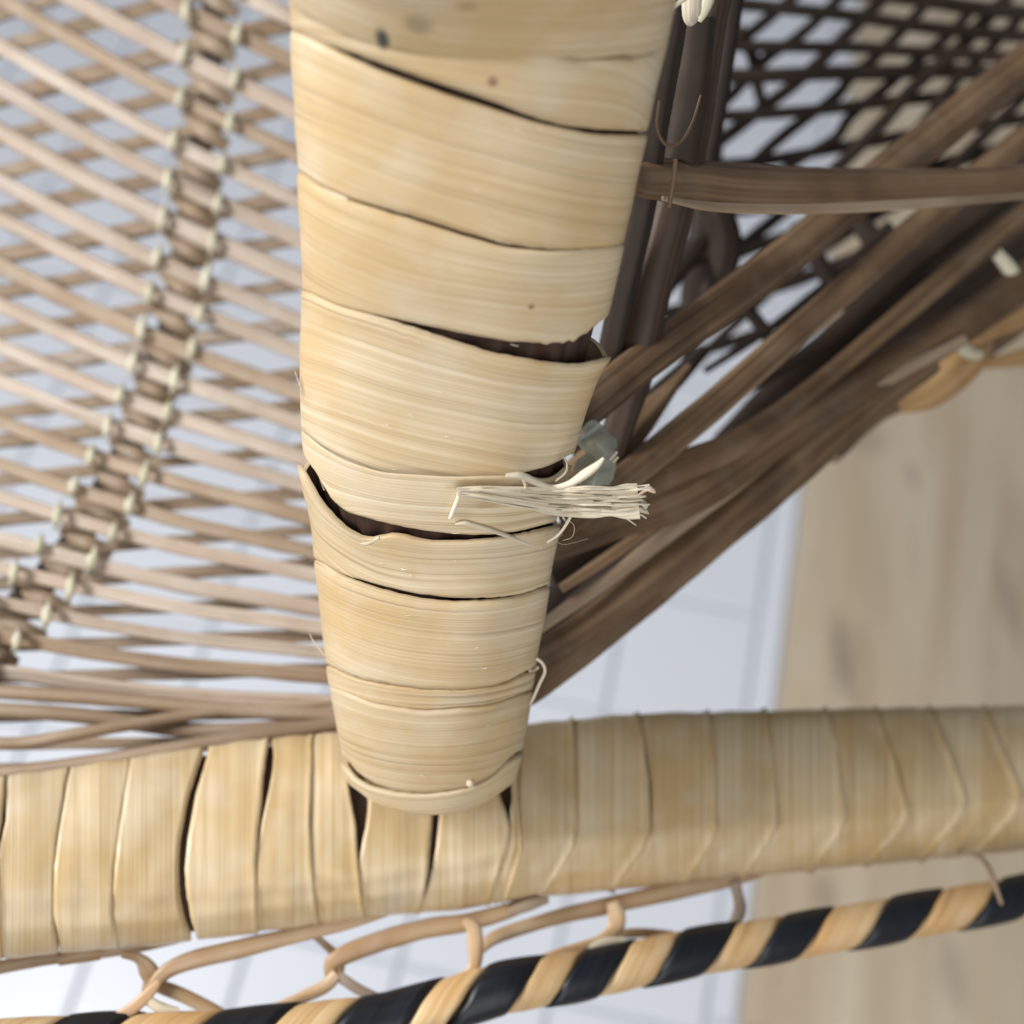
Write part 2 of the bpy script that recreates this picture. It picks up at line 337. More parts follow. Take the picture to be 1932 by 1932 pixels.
# (upper band's lower edge, lower band's upper edge)
EDG = [
 ([(500, -260), (1400, -120)],) * 2,
 ([(552, 56), (600, 78), (700, 112), (800, 148), (900, 180), (1000, 219), (1060, 237), (1130, 243), (1205, 247), (1260, 247)],
  [(552, 57), (600, 80), (650, 105), (700, 128), (800, 165), (900, 197), (1000, 229), (1060, 243), (1130, 255), (1205, 255), (1260, 255)]),
 ([(560, 318), (600, 350), (655, 374), (760, 403), (870, 437), (960, 462), (1050, 471), (1150, 466), (1190, 455)],
  [(560, 320), (600, 352), (655, 379), (760, 411), (870, 446), (960, 470), (1050, 475), (1150, 468), (1190, 456)]),
 ([(570, 545), (640, 577), (720, 596), (800, 614), (870, 629), (950, 643), (1040, 648), (1085, 643), (1120, 620), (1150, 590)],
  [(570, 546), (640, 579), (720, 601), (830, 637), (930, 668), (1020, 683), (1080, 688), (1115, 676), (1130, 664), (1150, 655)]),
 ([(560, 800), (600, 838), (650, 868), (720, 890), (850, 898), (985, 894), (1010, 886), (1040, 878), (1066, 864), (1090, 848)],
  [(560, 801), (600, 839), (650, 869), (720, 891), (850, 899), (985, 896), (1015, 905), (1045, 907), (1066, 892), (1090, 860)]),
 ([(572, 840), (590, 868), (605, 915), (640, 962), (720, 985), (800, 1001), (870, 1009), (950, 1008), (1000, 1002), (1060, 985)],
  [(560, 846), (578, 868), (596, 925), (628, 972), (670, 1010), (705, 1017), (745, 1004), (800, 1022), (870, 1023), (935, 1017), (990, 1008), (1060, 990)]),
 ([(600, 1052), (640, 1082), (720, 1106), (790, 1121), (860, 1128), (950, 1126), (1000, 1118), (1035, 1100)],
  [(600, 1054), (640, 1088), (720, 1117), (790, 1132), (860, 1138), (950, 1132), (1000, 1123), (1035, 1104)]),
 ([(615, 1250), (660, 1276), (720, 1290), (800, 1300), (880, 1301), (950, 1290), (1010, 1255)],
  [(615, 1252), (660, 1279), (720, 1293), (800, 1303), (880, 1303), (950, 1293), (1010, 1262)]),
 ([(625, 1290), (700, 1326), (800, 1340), (860, 1333), (930, 1328), (1000, 1298)],
  [(625, 1292), (700, 1328), (800, 1342), (860, 1336), (930, 1331), (1000, 1303)]),
 ([(640, 1405), (655, 1440), (690, 1472), (740, 1492), (800, 1498), (870, 1488), (920, 1470), (980, 1410)],
  [(640, 1412), (652, 1448), (685, 1480), (740, 1496), (800, 1501), (870, 1491), (920, 1474), (980, 1418)]),
 ([(650, 1462), (675, 1490), (700, 1512), (760, 1532), (820, 1539), (880, 1531), (930, 1510), (965, 1470)],) * 2,
]
def flare(k, t, th):
    o = 0
    if k == 3: o += .0026 * (1 - t) ** 3 * sm(.6, 1.5, th)
    if k == 5: o += .0010 * (1 - t) ** 3 * sm(.7, 1.25, -th) + .0004 * (1 - t) ** 2 * sm(.0, 1, -th)
    if k == 9: o += .0006 * (1 - t) ** 2 * sm(0, 1, -th)
    if k == 4: o -= .0008 * sm(.3, .9, th) * t
    return o
names = [None, None, None, 'cane peel band lifting open at its right edge', 'narrow cane peel band ending under the frayed splinter',
         'cane peel band curling open at its left edge', None, None, None, None]
NT = 120; NB = 22
LW = [.0001, .0002, .00015, .0003, .0, .0003, .0002, .0001, .0001, .0003]
bands = []
for k in range(10):
    top = curve(EDG[k][1]); bot = curve(EDG[k + 1][0]); last = k == 9
    seed = k * 13.7
    sT = []; sB = []; JT = []; JB = []; ths = [math.pi * (-1.0 + 2.0 * j / NT) for j in range(NT + 1)]
    for th in ths:
        tc_ = max(-1.62, min(1.62, th)); 
        a = solve(tc_, top); b_ = solve(tc_, bot)
        jg = nz(th * 14 + seed, 3) * 1.6 + nz(th * 60 + seed, 9) * 1.0
        jb = nz(th * 14 + seed, 5) * 1.4 + nz(th * 70 + seed, 7) * 1.0
        if k == 2 and .25 < th < 1.15: jb += 6 * max(0, math.sin(th * 46) * .6 + nz(th * 40, 2)) * sm(.25, .5, th)
        if k == 4: jg = 0
        if k == 3 and th < .5: jb = 0
        sT.append(a); sB.append(max(a + 4, b_)); JT.append(jg); JB.append(jb)
    def smooth(a, n=11):
        A = np.array(a); K_ = np.ones(2 * n + 1) / (2 * n + 1); return np.convolve(np.pad(A, n, mode='edge'), K_, mode='valid')
    T2 = smooth(sT); B2 = smooth(sB)
    for j in range(len(ths)):
        JT[j] += sT[j] - T2[j]; JB[j] += sB[j] - B2[j]
    if k == 4: JT = list(np.array(sT) - T2)
    sT = list(T2); sB = list(B2)
    mb = MB(); rows = []; uvs = []
    lw = .0004 + .0003 * R.random()
    arc = -.1
    for j, th in enumerate(ths):
        row = []; uv = []
        Wd = frame((sT[j] + sB[j]) / 2)[3]; arc = th * Wd
        h = (sB[j] - sT[j]) * Wd / 300
        ts = [-1] + [q / NB for q in range(NB + 1)] + [-2]
        for q in ts:
            if q == -1: t = 0; o = -.0010
            elif q == -2: t = 1; o = -.0010
            else: t = q; o = 0
            s = sT[j] + (sB[j] - sT[j]) * t + JT[j] * (1 - t) ** 5 + JB[j] * t ** 5
            base = .0002 + LW[k] * (1.0 - t) ** 2 + .00008 * math.sin(math.pi * t) + flare(k, t, th)
            wav = .00026 * nz(th * 1.3, s * .012) + .00003 * nz(th * 1 + 5, s * .09)
            fib = 0
            edge = -.0002 * (max(0, .03 - t) / .03 * (k != 4) + max(0, t - .97) / .03 * (k != 3 or th > .4))
            row.append(post(s, th, base + wav + fib + edge + o)); uv.append((arc, t * h + seed))
        rows.append(row); uvs.append(uv)
    mb.grid(rows, uvs, flip=True)
    bands.append(mb.build('peel_band', M_peel, armpost, names[k]))

# ---------------------------------------------------------------- rail
TOPC = [(-200, 1500), (0, 1470), (200, 1443), (380, 1414), (520, 1397), (640, 1386), (820, 1377), (1000, 1369), (1200, 1351), (1500, 1343), (1932, 1335), (2200, 1330)]
RID = [(-200, 1712), (0, 1693), (370, 1676), (706, 1648), (966, 1598), (1251, 1580), (1600, 1553), (1932, 1519), (2200, 1490)]
BOT = [(-200, 1835), (0, 1803), (350, 1772), (700, 1725), (850, 1712), (1000, 1690), (1300, 1660), (1500, 1640), (1932, 1600), (2200, 1572)]
RD = [(-200, .262), (0, .272), (966, .300), (1932, .352), (2200, .37)]
def rprof(u):
    a, r, b_ = interp(TOPC, u), interp(RID, u), interp(BOT, u); d = interp(RD, u); k = d / .3
    return [(b_ - 25, d + .034 * k), (b_ - 3, d + .022 * k), (b_, d + .009 * k), (.35 * r + .65 * b_, d + .0028 * k), (.72 * r + .28 * b_, d + .0010 * k), (r - 2, d + .0001 * k), (r - .14 * (r - a), d + .0008 * k), (r - .38 * (r - a), d + .0034 * k), (r - .72 * (r - a), d + .009 * k), (a + 6, d + .016 * k), (a, d + .023 * k), (a + 12, d + .032 * k), (a + 50, d + .040 * k), (b_ - 70, d + .040 * k)]
NQ = 72
def rsurf(u, off=0.0):
    pr = rprof(u); n = len(pr); pts = []
    for i in range(NQ):
        x = i / NQ * n; k = int(x); t = x - k
        a, b_, c, d = (np.array(pr[(k + j) % n]) for j in (-1, 0, 1, 2))
        v = 0.5 * ((2 * b_) + (c - a) * t + (2 * a - 5 * b_ + 4 * c - d) * t * t + (3 * b_ - a - 3 * c + d) * t ** 3)
        pts.append(P(u, v[0], v[1]))
    if off is None: return pts
    return pts
def rail_ring(us):                     # us[i]: column for each profile sample
    out = []
    for i, u in enumerate(us): out.append(None)
    return out
_rc = {}
def rpt(u, i):
    k = round(u / 2) * 2; f = (u - k)
    for q in (k, k + 2):
        if q not in _rc: _rc[q] = rsurf(q)
    if f < 0:
        if k - 2 not in _rc: _rc[k - 2] = rsurf(k - 2)
        return _rc[k][i] * (1 + f / 2) + _rc[k - 2][i] * (-f / 2)
    return _rc[k][i] * (1 - f / 2) + _rc[k + 2][i] * (f / 2)
def rnorm(u, i):
    a = rpt(u, (i - 1) % NQ); b_ = rpt(u, (i + 1) % NQ); t = b_ - a
    n = np.array([0, t[2], -t[1]]); n /= np.linalg.norm(n)
    c = np.mean([rpt(u, q) for q in range(0, NQ, 6)], axis=0)
    return n if n.dot(rpt(u, i) - c) > 0 else -n
mb = MB(); rows = []; uvs = []
for u in range(-180, 2190, 30):
    rows.append([rpt(u, i) - rnorm(u, i) * .0018 for i in range(NQ)]); uvs.append([(i * .002, u * .0001) for i in range(NQ)])
mb.grid(rows, uvs, close=True)
rail = mb.build('seat_rail', M_core, root, 'thick rail wrapped crosswise in glossy straw coloured cane peel')
# seams: list of (v, u); gap half width in units: list of (v, half)
SEAM = [
 ([(1400, -150), (1800, -150)], [(1400, 0)]),
 ([(1470, 12), (1545, 8), (1600, -4), (1700, -2), (1800, 4)], [(1500, 1), (1540, 4), (1590, 3), (1640, .3), (1800, .3)]),
 ([(1430, 134), (1560, 112), (1640, 103), (1720, 101), (1765, 107), (1800, 113)], [(1400, .05), (1725, .1), (1760, 3), (1785, 3), (1800, 1)]),
 ([(1430, 248), (1500, 236), (1560, 226), (1640, 216), (1720, 212), (1790, 224)], [(1400, .05), (1600, .1), (1720, .7), (1790, .1)]),
 ([(1400, 392), (1430, 384), (1500, 362), (1580, 347), (1640, 342), (1690, 345), (1730, 353), (1770, 366), (1800, 370)], [(1400, 5), (1440, 7), (1560, 8), (1650, 7), (1700, 8), (1770, 7)]),
 ([(1390, 511), (1440, 508), (1500, 500), (1560, 490), (1620, 484), (1760, 487)], [(1390, 3), (1430, 8), (1470, 9), (1520, 4), (1570, 2), (1640, .3)]),
 ([(1390, 590), (1560, 586), (1640, 590), (1760, 604)], [(1390, .2)]),
 ([(1400, 668), (1480, 672), (1520, 680), (1560, 681), (1620, 676), (1680, 682), (1740, 690)], [(1400, 6), (1480, 16), (1520, 16), (1560, 9), (1600, 4), (1625, .6), (1700, .2)]),
 ([(1400, 830), (1530, 823), (1580, 819), (1640, 812), (1680, 804), (1720, 790)], [(1400, 5), (1580, 6), (1630, 4), (1680, 2), (1720, .6)]),
 ([(1400, 945), (1480, 952), (1560, 962), (1600, 958), (1640, 945), (1700, 925)], [(1400, 14), (1505, 12), (1530, 4), (1560, .3), (1700, .2)]),
 ([(1370, 985), (1500, 978), (1600, 985), (1640, 972), (1700, 950)], [(1400, .6), (1470, .3), (1700, .2)]),
 ([(1370, 1082), (1440, 1086), (1560, 1090), (1600, 1080), (1640, 1056), (1690, 1015)], [(1370, .2)]),
 ([(1350, 1205), (1400, 1216), (1480, 1226), (1560, 1228), (1600, 1216), (1670, 1160)], [(1350, .8), (1420, 2), (1560, 1.6), (1590, .5), (1670, .2)]),
 ([(1350, 1338), (1420, 1347), (1560, 1353), (1590, 1344), (1670, 1288)], [(1350, .2)]),
 ([(1345, 1445), (1420, 1458), (1545, 1468), (1580, 1455), (1655, 1400)], [(1350, .2), (1550, .8), (1600, .2)]),
 ([(1345, 1560), (1400, 1576), (1540, 1596), (1570, 1588), (1645, 1526)], [(1350, .2)]),
 ([(1340, 1655), (1378, 1668), (1450, 1694), (1535, 1714), (1560, 1704), (1635, 1630)], [(1350, .3), (1400, 1.6), (1500, 1.3), (1540, .2)]),
 ([(1335, 1757), (1400, 1784), (1505, 1822), (1540, 1812), (1620, 1740)], [(1335, 2), (1390, 1.5), (1420, .2)]),
 ([(1335, 1858), (1400, 1884), (1495, 1926), (1530, 1918), (1610, 1840)], [(1350, .2)]),
 ([(1335, 1968), (1400, 1990), (1495, 2030), (1530, 2020), (1600, 1945)], [(1350, .2)]),
 ([(1335, 2150), (1600, 2120)], [(1350, .2)]),
]
NA = 14
for k in range(len(SEAM) - 1):
    (sl, gl), (sr_, gr_) = SEAM[k], SEAM[k + 1]
    mb = MB(); rows = []; uvs = []; arc = 0; seed = k * 5.3; prev = None
    for ii in range(NQ + 1):
        i = ii % NQ
        um = (sl[0][1] + sr_[0][1]) / 2
        def at(tab, gap, sg):
            u = tab[0][1]
            for _ in range(2): v = proj(rpt(u, i))[1]; u = interp(tab, v) + sg * interp(gap, v)
            return u + 1.0 * nz(ii * .4, seed + sg) + .8 * nz(ii * 1.7, seed + sg)
        ul = at(sl, gl, 1); ur = at(sr_, gr_, -1); row = []; uv = []
        if ur < ul + 6: ur = ul + 6
        for q in [-1] + [x / NA for x in range(NA + 1)] + [-2]:
            t = 0 if q == -1 else 1 if q == -2 else q
            u = ul + (ur - ul) * t
            o = .0003 + .0003 * math.sin(math.pi * t) + (.0011 if k > 8 else (.0001 if k in (1, 2, 3) else .0005)) * max(0, (t - .86) / .14) ** 1.5 * (1 if k < 19 else 0) + .0003 * nz(ii * .12 + seed, t * 2.5)
            if q < 0: o -= .0016
            row.append(rpt(u, i) + rnorm(u, i) * o); uv.append((ii * .0016, u * .000125 + seed))
        rows.append(row); uvs.append(uv)
    mb.grid(rows, uvs, flip=True); mb.build('peel_band', M_railpeel, rail)
# small nail head dot on the post foot
# ---------------------------------------------------------------- striped trim rod
CB = [(-260, 1995), (0, 1978), (181, 1968), (440, 1958), (729, 1926), (940, 1866), (1130, 1834), (1300, 1798), (1512, 1765), (1709, 1731), (1913, 1695), (2150, 1650)]
CR = [(-260, 50), (440, 44), (729, 43), (940, 42), (1130, 39), (1300, 38), (1512, 36), (1709, 36), (1913, 34), (2150, 32)]
CDp = [(-260, .262), (0, .272), (966, .298), (1932, .348), (2150, .36)]
def rod(u, ph, off=0):
    v = interp(CB, u); d = interp(CDp, u); r = interp(CR, u) * d / F + off
    return P(u, v, d) + np.array([0, math.cos(ph) * r, math.sin(ph) * r])   # ph 0 top, pi/2 towards the camera, pi bottom
mb = MB(); rows = []; uvs = []
for u in range(-250, 2140, 25):
    rows.append([rod(u, 2 * math.pi * j / 20, -.0012) for j in range(20)]); uvs.append([(u * .0001, j * .001) for j in range(20)])
mb.grid(rows, uvs, close=True)
trim = mb.build('trim_rod', M_core, root, 'slim rod wound with alternating black and tan cane strips')
TT = [(-170, 120), (120, 125), (409, 144), (675, 150), (913, 108), (1099, 92), (1285, 104), (1476, 90), (1677, 98), (1885, 98), (2090, 95)]
for i in range(len(TT) - 1):
    t0, bw = TT[i]; t1 = TT[i + 1][0]; per = t1 - t0
    for (ua, ub, mt, nm, o0) in ((t0, t0 + bw, M_black, 'black_strip', .0007), (t0 + bw, t1, M_tan, 'tan_strip', .0002)):
        mb = MB(); rows = []; uvs = []
        for a in range(49):
            ph = -math.pi * .5 + 2 * math.pi * a / 48
            sh = -(.42 * per) * (ph / math.pi)
            ee = nz(a * .2, i * 3 + ua * .1) * 3
            row = []; uv = []
            for q in range(11):
                t = q / 10
                o = o0 + .0005 * math.sin(math.pi * t) ** .6 - (.0010 if q in (0, 10) else 0)
                tt = min(1, max(0, (q - .5) / 9 if 0 < q < 10 else t))
                u = ua + (ub - ua) * tt + sh + ee - (0 if mt is M_black else 0)
                row.append(rod(u, ph, o)); uv.append((a * .0009, t * (ub - ua) * .00013 + i))
            rows.append(row); uvs.append(uv)
        mb.grid(rows, uvs, flip=True); mb.build(nm, mt, trim)
# cane loops between rail and trim rod
def dr(u): return interp(RD, u) + .006
LOOPS = [
 ([(-60, 1838), (60, 1814), (180, 1798), (290, 1780), (360, 1764)], [10, 10, 10, 9, 7], .012, M_loop, .4),
 ([(110, 1812), (150, 1803), (190, 1800)], [9, 12, 9], .008, M_loop, .4),
 ([(230, 1800), (262, 1808), (280, 1830), (286, 1852), (276, 1874)], [6, 9, 15, 13, 8], .006, M_loop, .4),
 ([(272, 1886), (310, 1836), (370, 1810), (460, 1789), (560, 1764), (650, 1742), (730, 1718)], [6, 11, 14, 14, 12, 11, 8], .004, M_loop, .4),
 ([(292, 1858), (340, 1876), (400, 1906), (450, 1935)], [10, 11, 11, 8], .006, M_loop, .4),
 ([(208, 1928), (250, 1902), (282, 1872), (300, 1852)], [8, 9, 8, 4], -.006, M_loop, .4),
 ([(280, 1888), (305, 1902), (338, 1906)], [7, 8, 4], -.006, M_fray, .4),
  ([(570, 1745), (590, 1762), (620, 1788), (640, 1812), (636, 1840)], [5, 5, 6, 8, 9], .008, M_loop, .4),
 ([(622, 1846), (632, 1812), (700, 1782), (800, 1753), (884, 1740), (965, 1716), (1020, 1692)], [8, 13, 15, 15, 13, 11, 7], .004, M_loop, .4),
 ([(636, 1838), (612, 1862), (560, 1886), (500, 1912), (470, 1930)], [9, 10, 9, 8, 5], .000, M_loop, .4),
 ([(640, 1842), (675, 1866), (720, 1888), (750, 1905)], [8, 8, 8, 6], .000, M_cane, .4),
 ([(875, 1736), (893, 1752), (897, 1790), (895, 1822), (872, 1846), (810, 1866), (760, 1880)], [6, 11, 11, 9, 9, 8, 5], -.002, M_loop, .4),
 ([(905, 1795), (930, 1772), (980, 1752), (1060, 1728), (1150, 1708), (1280, 1680), (1380, 1660), (1470, 1630)], [6, 10, 11, 12, 13, 13, 11, 7], .004, M_loop, .4),
 ([(960, 1722), (1000, 1706), (1035, 1698)], [6, 9, 5], .000, M_cane2, .4),
 ([(1155, 1702), (1163, 1725), (1160, 1752), (1130, 1776), (1060, 1796), (1010, 1812)], [9, 13, 12, 9, 7, 5], -.002, M_loop, .4),
 ([(1112, 1790), (1140, 1778), (1178, 1774)], [5, 7, 5], -.008, M_fray, .4),
 ([(1168, 1762), (1220, 1760), (1270, 1762)], [7, 7, 5], .002, M_loop, .4),
 ([(1386, 1664), (1392, 1690), (1394, 1720), (1374, 1765)], [9, 8, 9, 8], .002, M_cane, .4),
]
for pts, rad, dd, mt, fl_ in LOOPS:
    mb = MB(); d0 = interp(RD, pts[0][0])
    mb.tube([P(u, v, dr(u) + dd + (.0 if dd < 0 else 0)) for u, v in pts], [r * 1.3 * dr(u) / F for r, (u, v) in zip(rad, pts)], seg=12, flat=fl_, lump=.12)
    mb.build('cane_loop', mt, root)
mb = MB(); mb.tube([P(1806, 1606, .352), P(1845, 1614, .345), P(1866, 1640, .338), P(1878, 1672, .334), P(1890, 1706, .333)], [.0004, .0007, .0008, .0007, .0005], seg=8)
mb.build('loose_fibre', M_cane2, root, 'thin dark fibre curling from the rail onto the striped rod')

# ---------------------------------------------------------------- lattice side panel left of the post
DL = [(-300, .455), (0, .425), (700, .385), (1200, .335), (1460, .312), (1600, .312)]
def dl(v): return interp(DL, v)
def sg(c): return c / F
# woven band behind the ribs
LB = [(362, -60), (353, 19), (346, 113), (340, 207), (326, 282), (316, 363), (304, 440), (293, 515), (275, 590), (259, 668), (232, 735), (207, 801), (172, 862), (136, 924), (104, 985), (62, 1047), (16, 1092), (-40, 1150)]
RB = [(456, -60), (448, 78), (444, 172), (431, 256), (418, 337), (410, 418), (398, 492), (382, 563), (372, 645), (334, 707), (317, 781), (301, 836), (272, 901), (240, 966), (198, 1031), (155, 1079), (113, 1141), (49, 1196), (-30, 1260)]
mb = MB(); pts = []
for i in range(14):
    t = i / 13 * (len(LB) - 1); k = min(int(t), len(LB) - 2); f = t - k
    a = np.array(LB[k]) * (1 - f) + np.array(LB[k + 1]) * f; b_ = np.array(RB[k]) * (1 - f) + np.array(RB[k + 1]) * f
    c = (a + b_) / 2; pts.append(P(c[0], c[1], dl(c[1]) + .012))
mb.tube(pts, .0044, seg=14, sub=6, flat=.4, lump=.2)
panel = mb.build('lattice_panel', M_brown_shade, root, 'open diamond lattice of pale cane ribs with a stitched band across')
ribs = []
a0 = -436
while a0 < 1310:
    f = max(0, a0) / 1300; dv = 300 * (1 - f ** 1.5) + 45 * f ** 1.5
    ribs.append((a0, dv)); a0 += 86 - 27 * f ** 1.3
def ribv(r, u):
    a, dv = r; x = u / 570; return a + dv * x + 12 * math.sin(max(0, min(1, x)) * math.pi)
for r in ribs:
    if ribv(r, 600) < -30: continue
    mb = MB(); jit = R.uniform(-7, 7)
    # ribs are a pair of thin canes lying side by side
    for o, rw, fl_ in ((3, .0029, .32), (-6, .0013, 1.0)):
        pts = []; 
        for u in (-120, 0, 120, 240, 360, 480, 600, 690):
            v = ribv(r, u) + jit + o + R.uniform(-1.5, 1.5); pts.append(P(u, v, dl(v) + (0 if o < 0 else .0010)))
        mb.tube(pts, rw * (1 - .36 * sm(300, 1150, r[0])) * R.uniform(.85, 1.15), seg=12, sub=5, lump=.14, flat=fl_)
    mb.build('rib_cane', M_cane if R.random() < .7 else M_cane2, panel)
c0 = -60
while c0 < 1500:
    sl = -.30 + .29 * min(1, max(0, c0 / 1350))
    mb = MB(); jit = R.uniform(-9, 9)
    for o, rw in ((-2, .0030), (5, .0012)):
        pts = []
        for u in (-120, 0, 120, 240, 360, 480, 600, 690):
            v = c0 + jit + sl * u + o + R.uniform(-2, 2); pts.append(P(u, v, dl(v) + .010 - (.0009 if o > 0 else 0)))
        mb.tube(pts, rw * (1 - .42 * sm(300, 1150, c0)) * R.uniform(.8, 1.15), seg=12, sub=5, lump=.14, flat=.35)
    mb.build('cross_cane', M_cane2 if R.random() < .75 else M_cane, panel); c0 += 80 - 24 * max(0, c0 / 1400) ** 1.3
# stitched band: short wrapping strips and pale bindings at every rib
def onband(tab, r):
    best = None
    for v in range(-60, 1260, 4):
        u = float(np.interp(v, [p[1] for p in tab], [p[0] for p in tab])); e = abs(ribv(r, u) - v)
        if best is None or e < best[0]: best = (e, u, v)
    return best if best[0] < 8 else None
for r in ribs:
    A = onband(LB, r); B = onband(RB, r)
    if not A or not B: continue
    for (e, u, v) in (A, B):
        mb = MB(); d = dl(v) - .0026
        l = R.uniform(24, 36)
        mb.tube([P(u + 3, v - l * .75, d + .008), P(u + R.uniform(-2, 2), v - l * .4, d), P(u - 2, v, d - .0006), P(u - 5, v + l * .4, d), P(u - 9, v + l * .75, d + .008)], [.0008, .0012, .0015, .0012, .0008], seg=10, flat=.6)
        mb.build('binding', M_bind, panel)
    mb = MB(); o = 40
    mb.tube([P(A[1] + 8, A[2] + o * .55, dl(A[2]) + .008), P((A[1] + B[1]) / 2, (A[2] + B[2]) / 2 + o, dl(A[2]) + .0035), P(B[1] - 6, B[2] + o * 1.15, dl(B[2]) + .008)], [.0022, .0034, .0022], seg=12, flat=.45)
    mb.build('wrap_strip', M_cane2, panel)
# edge canes meeting the rail
for pts, rad in (([(-80, 1470), (150, 1442), (400, 1401), (660, 1362)], 15), ([(-80, 1336), (150, 1350), (370, 1378), (660, 1366)], 15), ([(-80, 1398), (40, 1402), (160, 1382), (420, 1340), (660, 1320)], 12), ([(-80, 1300), (200, 1318), (450, 1340), (680, 1350)], 15)):
    mb = MB(); mb.tube([P(u, v, .316 if v > 1380 else .325) for u, v in pts], rad * .32 / F, seg=12, lump=.1, sub=8); mb.build('edge_cane', M_cane2, panel)

# ---------------------------------------------------------------- inner frame right of the post
def cv(pts): return [(1189 + .385 * x, .385 * y) for x, y in pts]
mbs = []
def strut(nm, pts, rad, ds, mat, parent=root, flat=.75, lump=.05, ridge=.0, label=None, seg=16):
    mb = MB(); n = len(pts); d = [ds[0] + (ds[1] - ds[0]) * i / (n - 1) for i in range(n)] if len(ds) == 2 else ds
    rr = rad if hasattr(rad, '__len__') else [rad] * n
    mb.tube([P(u, v, q) for (u, v), q in zip(pts, d)], [r * q / F for r, q in zip(rr, d)], seg=seg, sub=8, flat=flat, lump=lump, ridge=ridge)
    return mb.build(nm, mat, parent, label)
strut('back_upright', [(1360, -120), (1325, 60), (1300, 240), (1270, 380), (1225, 560), (1196, 700), (1150, 860)], [44, 42, 40, 40, 38, 36, 26], (.262, .292), M_brown_halfshade, ridge=.05)
strut('back_upright', [(1318, 30), (1300, 160), (1282, 300)], [34, 40, 36], (.262, .272), M_brown_shade, label='dark cane standing in for the shaded hollow beside the upright')  # dark piece added where only a shaded hollow shows
strut('back_upright', [(1290, -120), (1262, 60), (1235, 220), (1205, 420), (1160, 620), (1130, 780)], [34, 32, 30, 26, 24, 24], (.240, .290), M_brown_shade, ridge=.05)
strut('back_upright', [(1395, -80), (1368, 100), (1345, 250), (1330, 330)], [22, 20, 18, 16], (.30, .31), M_brown_shade)
st = strut('cross_stick', [(1170, 335), (1215, 342), (1300, 345), (1420, 357), (1600, 358), (1800, 352), (2000, 338)], [22, 34, 42, 46, 40, 33, 30], (.246, .325), M_brown, ridge=.06, flat=.6, label='brown stick running sideways from the post with a long dark split')
strut('stick_split', [(1250, 374), (1340, 390), (1480, 395), (1640, 390), (1800, 380), (2000, 364)], [5, 9, 10, 10, 9, 6], (.2450, .314), M_cane2, parent=st, flat=.6)
strut('lashing', [(1275, 300), (1270, 345), (1262, 392)], [4, 5, 4], (.2375, .2395), M_brown, parent=st)
